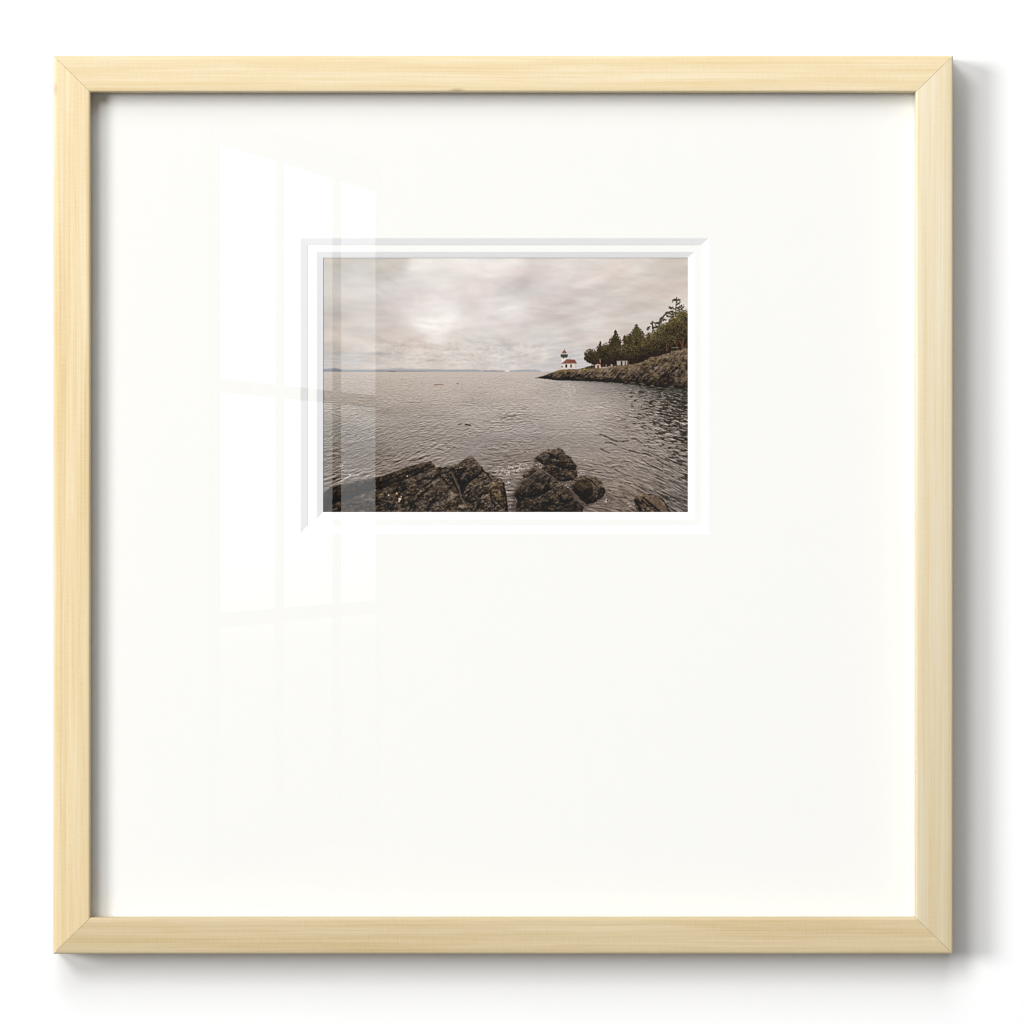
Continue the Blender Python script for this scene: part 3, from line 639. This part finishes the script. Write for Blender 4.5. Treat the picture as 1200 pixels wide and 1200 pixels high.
def wood(name, light, dark, seed, end_falloff):
    """pale pine: growth streaks along the rail (local X), faint cross figure, a few small knots"""
    m, nt, b = mat(name); L = nt.links.new
    tc = node(nt, 'ShaderNodeTexCoord')
    mp = node(nt, 'ShaderNodeMapping'); mp.inputs['Location'].default_value = (seed * 3.71, seed * 1.37, seed * .61)
    L(tc.outputs['Object'], mp.inputs['Vector'])

    def stretched(sx, sy, sz, detail=4.0, rough=.55):
        v = node(nt, 'ShaderNodeVectorMath', operation='MULTIPLY'); v.inputs[1].default_value = (sx, sy, sz)
        L(mp.outputs['Vector'], v.inputs[0])
        # slow drift so that the streaks are not ruled lines
        w = node(nt, 'ShaderNodeTexNoise', Scale=5.0, Detail=2.0); L(mp.outputs['Vector'], w.inputs['Vector'])
        a = node(nt, 'ShaderNodeVectorMath', operation='MULTIPLY'); a.inputs[1].default_value = (0, 1.1, 1.1)
        L(w.outputs['Color'], a.inputs[0])
        s = node(nt, 'ShaderNodeVectorMath', operation='ADD'); L(v.outputs[0], s.inputs[0]); L(a.outputs[0], s.inputs[1])
        n = node(nt, 'ShaderNodeTexNoise', Scale=1.0, Detail=detail, Roughness=rough); L(s.outputs[0], n.inputs['Vector'])
        return n.outputs['Fac']

    def rng_(fac, a, b_, c=0.0, d=1.0):
        r = node(nt, 'ShaderNodeMapRange'); r.inputs['From Min'].default_value = a; r.inputs['From Max'].default_value = b_
        r.inputs['To Min'].default_value = c; r.inputs['To Max'].default_value = d
        L(fac, r.inputs['Value']); return r.outputs['Result']

    def math_(op, a, b_):
        q = node(nt, 'ShaderNodeMath', operation=op)
        for i, v in enumerate((a, b_)):
            if isinstance(v, (int, float)): q.inputs[i].default_value = v
            else: L(v, q.inputs[i])
        return q.outputs[0]
    broad = rng_(stretched(4, 130, 130, 3), .32, .68)
    streak = rng_(stretched(7, 620, 620, 4, .6), .35, .70)
    fine = rng_(stretched(30, 1900, 1900, 2), .3, .7)
    cross = rng_(stretched(1500, 130, 130, 3), .3, .7)
    fac = math_('ADD', math_('MULTIPLY', broad, .34), math_('MULTIPLY', streak, .36))
    fac = math_('ADD', fac, math_('ADD', math_('MULTIPLY', fine, .17), math_('MULTIPLY', cross, .16)))
    mx = node(nt, 'ShaderNodeMix', data_type='RGBA'); mx.inputs[6].default_value = (*light, 1); mx.inputs[7].default_value = (*dark, 1)
    L(fac, mx.inputs[0])
    # tint along the rail paints in the light fading down the frame
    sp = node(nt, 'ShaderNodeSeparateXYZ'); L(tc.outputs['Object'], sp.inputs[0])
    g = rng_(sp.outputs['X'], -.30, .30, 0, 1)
    m2 = node(nt, 'ShaderNodeMix', data_type='RGBA', blend_type='MULTIPLY'); m2.inputs[7].default_value = (*end_falloff, 1)
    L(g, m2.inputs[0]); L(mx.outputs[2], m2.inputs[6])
    # pin knots
    vo = node(nt, 'ShaderNodeTexVoronoi', Scale=1.0); va = node(nt, 'ShaderNodeVectorMath', operation='MULTIPLY')
    va.inputs[1].default_value = (9, 30, 30); L(mp.outputs['Vector'], va.inputs[0]); L(va.outputs[0], vo.inputs['Vector'])
    kn = rng_(vo.outputs['Distance'], .02, .06, .45, 0)
    m3 = node(nt, 'ShaderNodeMix', data_type='RGBA'); m3.inputs[7].default_value = (.30, .19, .085, 1)
    L(kn, m3.inputs[0]); L(m2.outputs[2], m3.inputs[6]); L(m3.outputs[2], b.inputs['Base Color'])
    bp = node(nt, 'ShaderNodeBump', Strength=.12, Distance=.0003); L(streak, bp.inputs['Height']); L(bp.outputs['Normal'], b.inputs['Normal'])
    b.inputs['Roughness'].default_value = .55; b.inputs['Specular IOR Level'].default_value = .25
    return m


M_wall = paper('white_wall_paint', (.86, .86, .86), .9, .05, 300)
M_mat = paper('warm_white_mat_board', MATC, .9, .015, 1400)
M_bevel = paper('white_mat_core', BEVC, .9, .01, 1800)
M_back = paper('grey_backing_board', (.35, .32, .28), .9, .03, 600)

# glass: clear, with the mirror reflection of a real pane on its front side
M_glass = bpy.data.materials.new('picture_glass'); M_glass.use_nodes = True
nt = M_glass.node_tree; nt.nodes.clear()
out = node(nt, 'ShaderNodeOutputMaterial'); tr = node(nt, 'ShaderNodeBsdfTransparent'); gl = node(nt, 'ShaderNodeBsdfGlossy', Roughness=0.0)
fr = node(nt, 'ShaderNodeFresnel', IOR=1.6); ge = node(nt, 'ShaderNodeNewGeometry'); mx = node(nt, 'ShaderNodeMixShader')
iv = node(nt, 'ShaderNodeMath', operation='SUBTRACT'); iv.inputs[0].default_value = 1
ml = node(nt, 'ShaderNodeMath', operation='MULTIPLY')
nt.links.new(ge.outputs['Backfacing'], iv.inputs[1]); nt.links.new(iv.outputs[0], ml.inputs[0]); nt.links.new(fr.outputs[0], ml.inputs[1])
nt.links.new(ml.outputs[0], mx.inputs[0]); nt.links.new(tr.outputs[0], mx.inputs[1]); nt.links.new(gl.outputs[0], mx.inputs[2])
nt.links.new(mx.outputs[0], out.inputs[0])

# the print: matt paper carrying the picture as colours
M_print, nt, b = mat('printed_paper')
at_ = node(nt, 'ShaderNodeAttribute', attribute_name='ink'); nt.links.new(at_.outputs['Color'], b.inputs['Base Color'])
b.inputs['Roughness'].default_value = .8; b.inputs['Specular IOR Level'].default_value = .1

# daylight outside the window: bright sky above, dim ground in the lowest row
M_day = bpy.data.materials.new('daylit_window_glass'); M_day.use_nodes = True
nt = M_day.node_tree; nt.nodes.clear()
out = node(nt, 'ShaderNodeOutputMaterial'); em = node(nt, 'ShaderNodeEmission'); tc = node(nt, 'ShaderNodeTexCoord'); sx = node(nt, 'ShaderNodeSeparateXYZ')
rp = node(nt, 'ShaderNodeValToRGB'); mr = node(nt, 'ShaderNodeMapRange'); mu = node(nt, 'ShaderNodeMath', operation='MULTIPLY'); mu.inputs[1].default_value = WINL
em.inputs['Color'].default_value = (.97, .985, 1, 1)
nt.links.new(tc.outputs['Object'], sx.inputs[0]); nt.links.new(sx.outputs['Z'], mr.inputs['Value'])
mr.inputs['From Min'].default_value = -.53; mr.inputs['From Max'].default_value = .53
cr = rp.color_ramp
cr.elements[0].position = 0; cr.elements[0].color = (.03, .03, .03, 1)
cr.elements[1].position = .5; cr.elements[1].color = (1, 1, 1, 1)
e = cr.elements.new(.28); e.color = (.11, .11, .11, 1)
e = cr.elements.new(.34); e.color = (.42, .42, .42, 1)
nt.links.new(mr.outputs[0], rp.inputs[0]); nt.links.new(rp.outputs[0], mu.inputs[0]); nt.links.new(mu.outputs[0], em.inputs['Strength'])
nt.links.new(em.outputs[0], out.inputs[0])
M_sash = paper('dark_sash_paint', (.035, .035, .035), .6, .02, 200)


# ---------------------------------------------------------------- builders
def obj(name, bm, material, parent=None, smooth=False):
    me = bpy.data.meshes.new(name); bmesh.ops.recalc_face_normals(bm, faces=bm.faces[:]); bm.to_mesh(me); bm.free()
    if smooth:
        for p in me.polygons: p.use_smooth = True
    o = bpy.data.objects.new(name, me); COL.objects.link(o); o.parent = parent
    me.materials.append(material)
    return o


def box(bm, x0, x1, y0, y1, z0, z1, bevel=0.0):
    v = [bm.verts.new((x, y, z)) for x in (x0, x1) for y in (y0, y1) for z in (z0, z1)]
    fs = [bm.faces.new([v[i] for i in q]) for q in ((0, 1, 3, 2), (4, 6, 7, 5), (0, 4, 5, 1), (2, 3, 7, 6), (0, 2, 6, 4), (1, 5, 7, 3))]
    if bevel:
        bmesh.ops.bevel(bm, geom=list({e for f in fs for e in f.edges}), offset=bevel, segments=2, affect='EDGES')


def tag(o, label=None, cat=None, group=None, kind=None):
    for k, v in (('label', label), ('category', cat), ('group', group), ('kind', kind)):
        if v: o[k] = v


def empty(name, loc=(0, 0, 0)):
    o = bpy.data.objects.new(name, None); COL.objects.link(o); o.location = loc; o.empty_display_size = .05
    return o


# ---------------------------------------------------------------- wall
RAB = .0106
DW = .030                                                     # frame depth
bm = bmesh.new(); box(bm, -3.2, 3.2, DW + .0002, DW + .12, -1.6, 1.6)
wall = obj('wall', bm, M_wall); tag(wall, kind='structure')

# ---------------------------------------------------------------- the framed picture
root = empty('framed_picture', (0, DW, -.30))
tag(root, 'square pale wood frame with wide white mat around a small seaside lighthouse photograph', 'picture frame')
off = Vector((0, -DW, .30))                                   # children are built in world metres, then shifted under the root

# rails: one swept moulding each, mitred at both ends, in a local frame with X along the rail, Y outwards
x0, zt = mm(62, 65); x1, zb = mm(1117, 1118)
ix0, izt = mm(107, 108.2); ix1, izb = mm(1074.6, 1076)
cx, cz = (x0 + x1) / 2, (zt + zb) / 2


def rail(name, half_out, dist_out, half_in, dist_in, material, rot):
    """half_* = half lengths at the outer and the inner edge, dist_* = distances of those edges from the frame's centre"""
    r = .0014                                                 # rounded arris
    prof = [(dist_in + .006, DW), (dist_in + .006, RAB), (dist_in, RAB), (dist_in, .0016)]
    for a in (25, 55, 90): prof.append((dist_in + .0016 * (1 - math.cos(math.radians(a))), .0016 * (1 - math.sin(math.radians(a)))))
    w_ = dist_out - dist_in
    for k in range(1, 6):
        f = k / 6
        prof.append((dist_in + .0016 + (w_ - .0016 - r) * f, .00075 * f ** 2))
    for a in (0, 30, 60, 90): prof.append((dist_out - r + r * math.sin(math.radians(a)), .00075 + r * (1 - math.cos(math.radians(a)))))
    prof.append((dist_out, DW))
    bm = bmesh.new(); gap = .00010
    sl = (half_out - half_in) / (dist_out - dist_in)
    N = 1
    ends = []
    for s in (-1, 1):
        ends.append([bm.verts.new((s * (half_in + (t - dist_in) * sl - gap), t, d)) for t, d in prof])
    n = len(prof)
    for k in range(n):
        bm.faces.new((ends[0][k], ends[0][(k + 1) % n], ends[1][(k + 1) % n], ends[1][k]))
    for e_ in ends: bm.faces.new(e_)
    o = obj(name, bm, material, root)
    for p in o.data.polygons: p.use_smooth = len(p.vertices) == 4
    o.data.set_sharp_from_angle(angle=math.radians(40))
    # local (X along, Y outwards, Z depth) -> world (x, y depth, z)
    R = Matrix(((1, 0, 0, 0), (0, 0, 1, 0), (0, 1, 0, 0), (0, 0, 0, 1)))   # X->x, Y->z, Z->y
    o.matrix_local = Matrix.Translation(Vector((cx, 0, cz)) + off) @ Matrix.Rotation(math.radians(rot), 4, 'Y') @ R
    return o


ho, hi_ = (x1 - x0) / 2, (ix1 - ix0) / 2
vo_, vi_ = (zt - zb) / 2, (izt - izb) / 2
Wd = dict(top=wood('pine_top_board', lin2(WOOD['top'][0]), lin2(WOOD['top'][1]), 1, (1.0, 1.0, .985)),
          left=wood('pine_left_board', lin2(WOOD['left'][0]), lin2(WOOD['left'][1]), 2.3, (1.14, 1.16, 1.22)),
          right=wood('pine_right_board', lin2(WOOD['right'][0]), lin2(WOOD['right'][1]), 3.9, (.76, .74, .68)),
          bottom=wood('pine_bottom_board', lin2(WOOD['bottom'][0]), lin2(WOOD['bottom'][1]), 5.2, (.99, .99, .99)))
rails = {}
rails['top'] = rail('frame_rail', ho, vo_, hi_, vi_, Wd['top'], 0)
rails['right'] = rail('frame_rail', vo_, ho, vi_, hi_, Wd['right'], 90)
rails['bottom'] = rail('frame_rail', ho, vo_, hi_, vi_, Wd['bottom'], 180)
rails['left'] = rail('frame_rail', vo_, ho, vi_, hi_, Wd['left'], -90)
rails['bottom']['label'] = 'bottom rail with dimmer light painted into its tone'


def shift(o): o.location = off; return o


# sheet sizes inside the rabbet
ox0, ox1, oz0, oz1 = ix0 - .004, ix1 + .004, izb - .004, izt + .004
bm = bmesh.new(); box(bm, ox0, ox1, .0108, .0126, oz0, oz1); shift(obj('glass', bm, M_glass, root))


def px_rect(l, t, r, b_, depth):
    xa, za = mm(l, t, depth); xb, zb_ = mm(r, b_, depth)
    return (xa, xb, zb_, za)


def bevel_strip(bm, A, B):
    for k in range(4): bm.faces.new((A[k], A[(k + 1) % 4], B[(k + 1) % 4], B[k]))


def mat_board(name, front, back, y0, y1):
    """board with a cut-out; front = rectangle at its face, back = smaller rectangle at its rear: the cut between them is the bevel"""
    bm = bmesh.new()
    def ring(b, r, y): return [b.verts.new((x, y, z)) for x, z in ((r[0], r[2]), (r[1], r[2]), (r[1], r[3]), (r[0], r[3]))]
    o_ = (ox0, ox1, oz0, oz1)
    A, B, Cc, Dd = ring(bm, o_, y0), ring(bm, front, y0), ring(bm, back, y1), ring(bm, o_, y1)
    for p, q in ((A, B), (Cc, Dd), (Dd, A)): bevel_strip(bm, p, q)
    o = shift(obj(name, bm, M_mat, root))
    bm = bmesh.new(); B, Cc = ring(bm, front, y0), ring(bm, back, y1); bevel_strip(bm, B, Cc)
    obj('bevel', bm, M_bevel, o)
    return o


BT = .0016
y = .0128
mat_board('mat', px_rect(352.2, 279.2, 830.8, 625.6, y), px_rect(360.4, 287.0, 821.8, 616.0, y + BT), y, y + BT)
y2 = y + BT + .0002
mat_board('inner_mat', px_rect(371.2, 295.2, 814.2, 608.8, y2), px_rect(378.6, 302.0, 806.0, 600.0, y2 + BT), y2, y2 + BT)
y3 = y2 + BT + .0005
# print: a sheet of paper whose picture is carried point by point
ink, IW, IH = paint_print(1.9)
pa, pb, pc, pd = px_rect(PX0 - .6, PY0 - .3, PX1 + .3, PY1 + .3, y3)
gx = np.linspace(pa, pb, IW); gz = np.linspace(pd, pc, IH)
co = np.empty((IH, IW, 3), np.float32); co[..., 0] = gx[None, :]; co[..., 1] = y3; co[..., 2] = gz[:, None]
idx = np.arange(IW * IH, dtype=np.int32).reshape(IH, IW)
q = np.stack([idx[:-1, :-1], idx[1:, :-1], idx[1:, 1:], idx[:-1, 1:]], -1).reshape(-1, 4)
me = bpy.data.meshes.new('print'); nq = len(q)
me.vertices.add(IW * IH); me.vertices.foreach_set('co', co.ravel())
me.loops.add(nq * 4); me.loops.foreach_set('vertex_index', q.ravel().astype(np.int32))
me.polygons.add(nq); me.polygons.foreach_set('loop_start', np.arange(0, nq * 4, 4, dtype=np.int32))
me.update(calc_edges=True)
c = ink / 255.0
c = np.where(c <= .04045, c / 12.92, ((c + .055) / 1.055) ** 2.4) * PRINTK - .013
col4 = np.ones((IH, IW, 4), np.float32); col4[..., :3] = np.clip(c, .002, .93)
at = me.attributes.new('ink', 'FLOAT_COLOR', 'POINT'); at.data.foreach_set('color', col4.ravel())
me.materials.append(M_print)
pr = bpy.data.objects.new('print', me); COL.objects.link(pr); pr.parent = root; shift(pr)
pr['label'] = 'small print of a lighthouse on a rocky wooded point across grey water'
bm = bmesh.new(); box(bm, ox0, ox1, y3 + .0004, y3 + .0030, oz0, oz1); shift(obj('backing_board', bm, M_back, root))

# ---------------------------------------------------------------- the window mirrored in the glass (it stands behind the camera)
# its mirror image is fixed by the edges seen in the glass: left edge 9.03 m of path away, right edge 10.34 m
YG = .0108; d1, d2 = 9.03, 9.03 * 1.148
yl, yr = -(d1 - CAMD - YG) + YG, -(d2 - CAMD - YG) + YG
kk = K / CAMD
wl = Vector(((255.5 - 600) * kk * d1, yl)); wr = Vector(((439 - 600) * kk * d2, yr))
zc = (600 - 580.5) * kk * d1; hh = (991.5 - 169.5) * kk * d1 / 2
L_ = (wr - wl).length
win = empty('window', (wl.x, wl.y, zc - hh)); win.rotation_euler = (0, 0, math.atan2(wr.y - wl.y, wr.x - wl.x))
tag(win, 'tall nine pane daylit window mirrored in the left half of the picture glass', 'window')


def s_of(px):                                                  # column position along the window whose mirror image falls on px
    p = (px - 600) * kk
    return (p * d1 - wl.x) / ((wr.x - wl.x) - p * (d2 - d1))


cols = [(0, s_of(321.5)), (s_of(330.5), s_of(388.5)), (s_of(397), 1)]
rows = [(0, .310), (.332, .647), (.667, 1)]                    # from the bottom
for a, b_ in cols:
    for c_, d_ in rows:
        bm = bmesh.new(); box(bm, a * L_, b_ * L_, -.0015, .0015, c_ * 2 * hh - hh, d_ * 2 * hh - hh)
        o = obj('pane', bm, M_day, win); o.location = (0, 0, hh)
bars = [(cols[0][1], cols[1][0]), (cols[1][1], cols[2][0])]
for a, b_ in bars:
    bm = bmesh.new(); box(bm, a * L_ + .0005, b_ * L_ - .0005, -.004, .004, .0005, 2 * hh - .0005); obj('muntin', bm, M_sash, win)
for c_, d_ in ((rows[0][1], rows[1][0]), (rows[1][1], rows[2][0])):
    for a, b_ in cols:
        bm = bmesh.new(); box(bm, a * L_ + .001, b_ * L_ - .001, -.0035, .0035, c_ * 2 * hh + .0005, d_ * 2 * hh - .0005); obj('muntin', bm, M_sash, win)
for nm, r in (('sash_stile', (-.05, -.001, 0, 2 * hh)), ('sash_stile', (L_ + .001, L_ + .05, 0, 2 * hh)),
              ('sash_rail', (-.05, L_ + .05, -.05, -.001)), ('sash_rail', (-.05, L_ + .05, 2 * hh + .001, 2 * hh + .05))):
    bm = bmesh.new(); box(bm, r[0], r[1], -.004, .004, r[2], r[3]); obj(nm, bm, M_sash, win)


# ---------------------------------------------------------------- lamps
def lamp(name, direction, size, L, dist=20.0):
    d = Vector(direction).normalized()
    li = bpy.data.lights.new(name, 'AREA'); li.shape = 'DISK'; li.size = size
    E = L * math.pi / .86
    li.energy = E * math.pi * dist ** 2 / abs(d.y)
    o = bpy.data.objects.new(name, li); COL.objects.link(o)
    o.location = d * dist; o.rotation_euler = (-d).to_track_quat('-Z', 'Y').to_euler()
    return o


for a in LAMPS: lamp(*a)
w = bpy.data.worlds.new('World'); sc.world = w; w.use_nodes = True
w.node_tree.nodes['Background'].inputs[0].default_value = (1, 1, 1, 1); w.node_tree.nodes['Background'].inputs[1].default_value = AMB

# ---------------------------------------------------------------- camera and view
cd = bpy.data.cameras.new('camera'); cam = bpy.data.objects.new('camera', cd); COL.objects.link(cam)
cam.location = (0, -CAMD, 0); cam.rotation_euler = (math.radians(90), 0, 0)
cd.sensor_width = 36; cd.lens = 36 * CAMD / (1200 * K); cd.clip_start = .05; cd.clip_end = 200
sc.camera = cam
sc.view_settings.view_transform = 'Standard'; sc.view_settings.look = 'None'; sc.view_settings.exposure = 0; sc.view_settings.gamma = 1
sc.cycles.use_adaptive_sampling = False
sc.cycles.use_denoising = DENOISE
sc.cycles.filter_width = 1.1
sc.cycles.max_bounces = 8; sc.cycles.transparent_max_bounces = 12
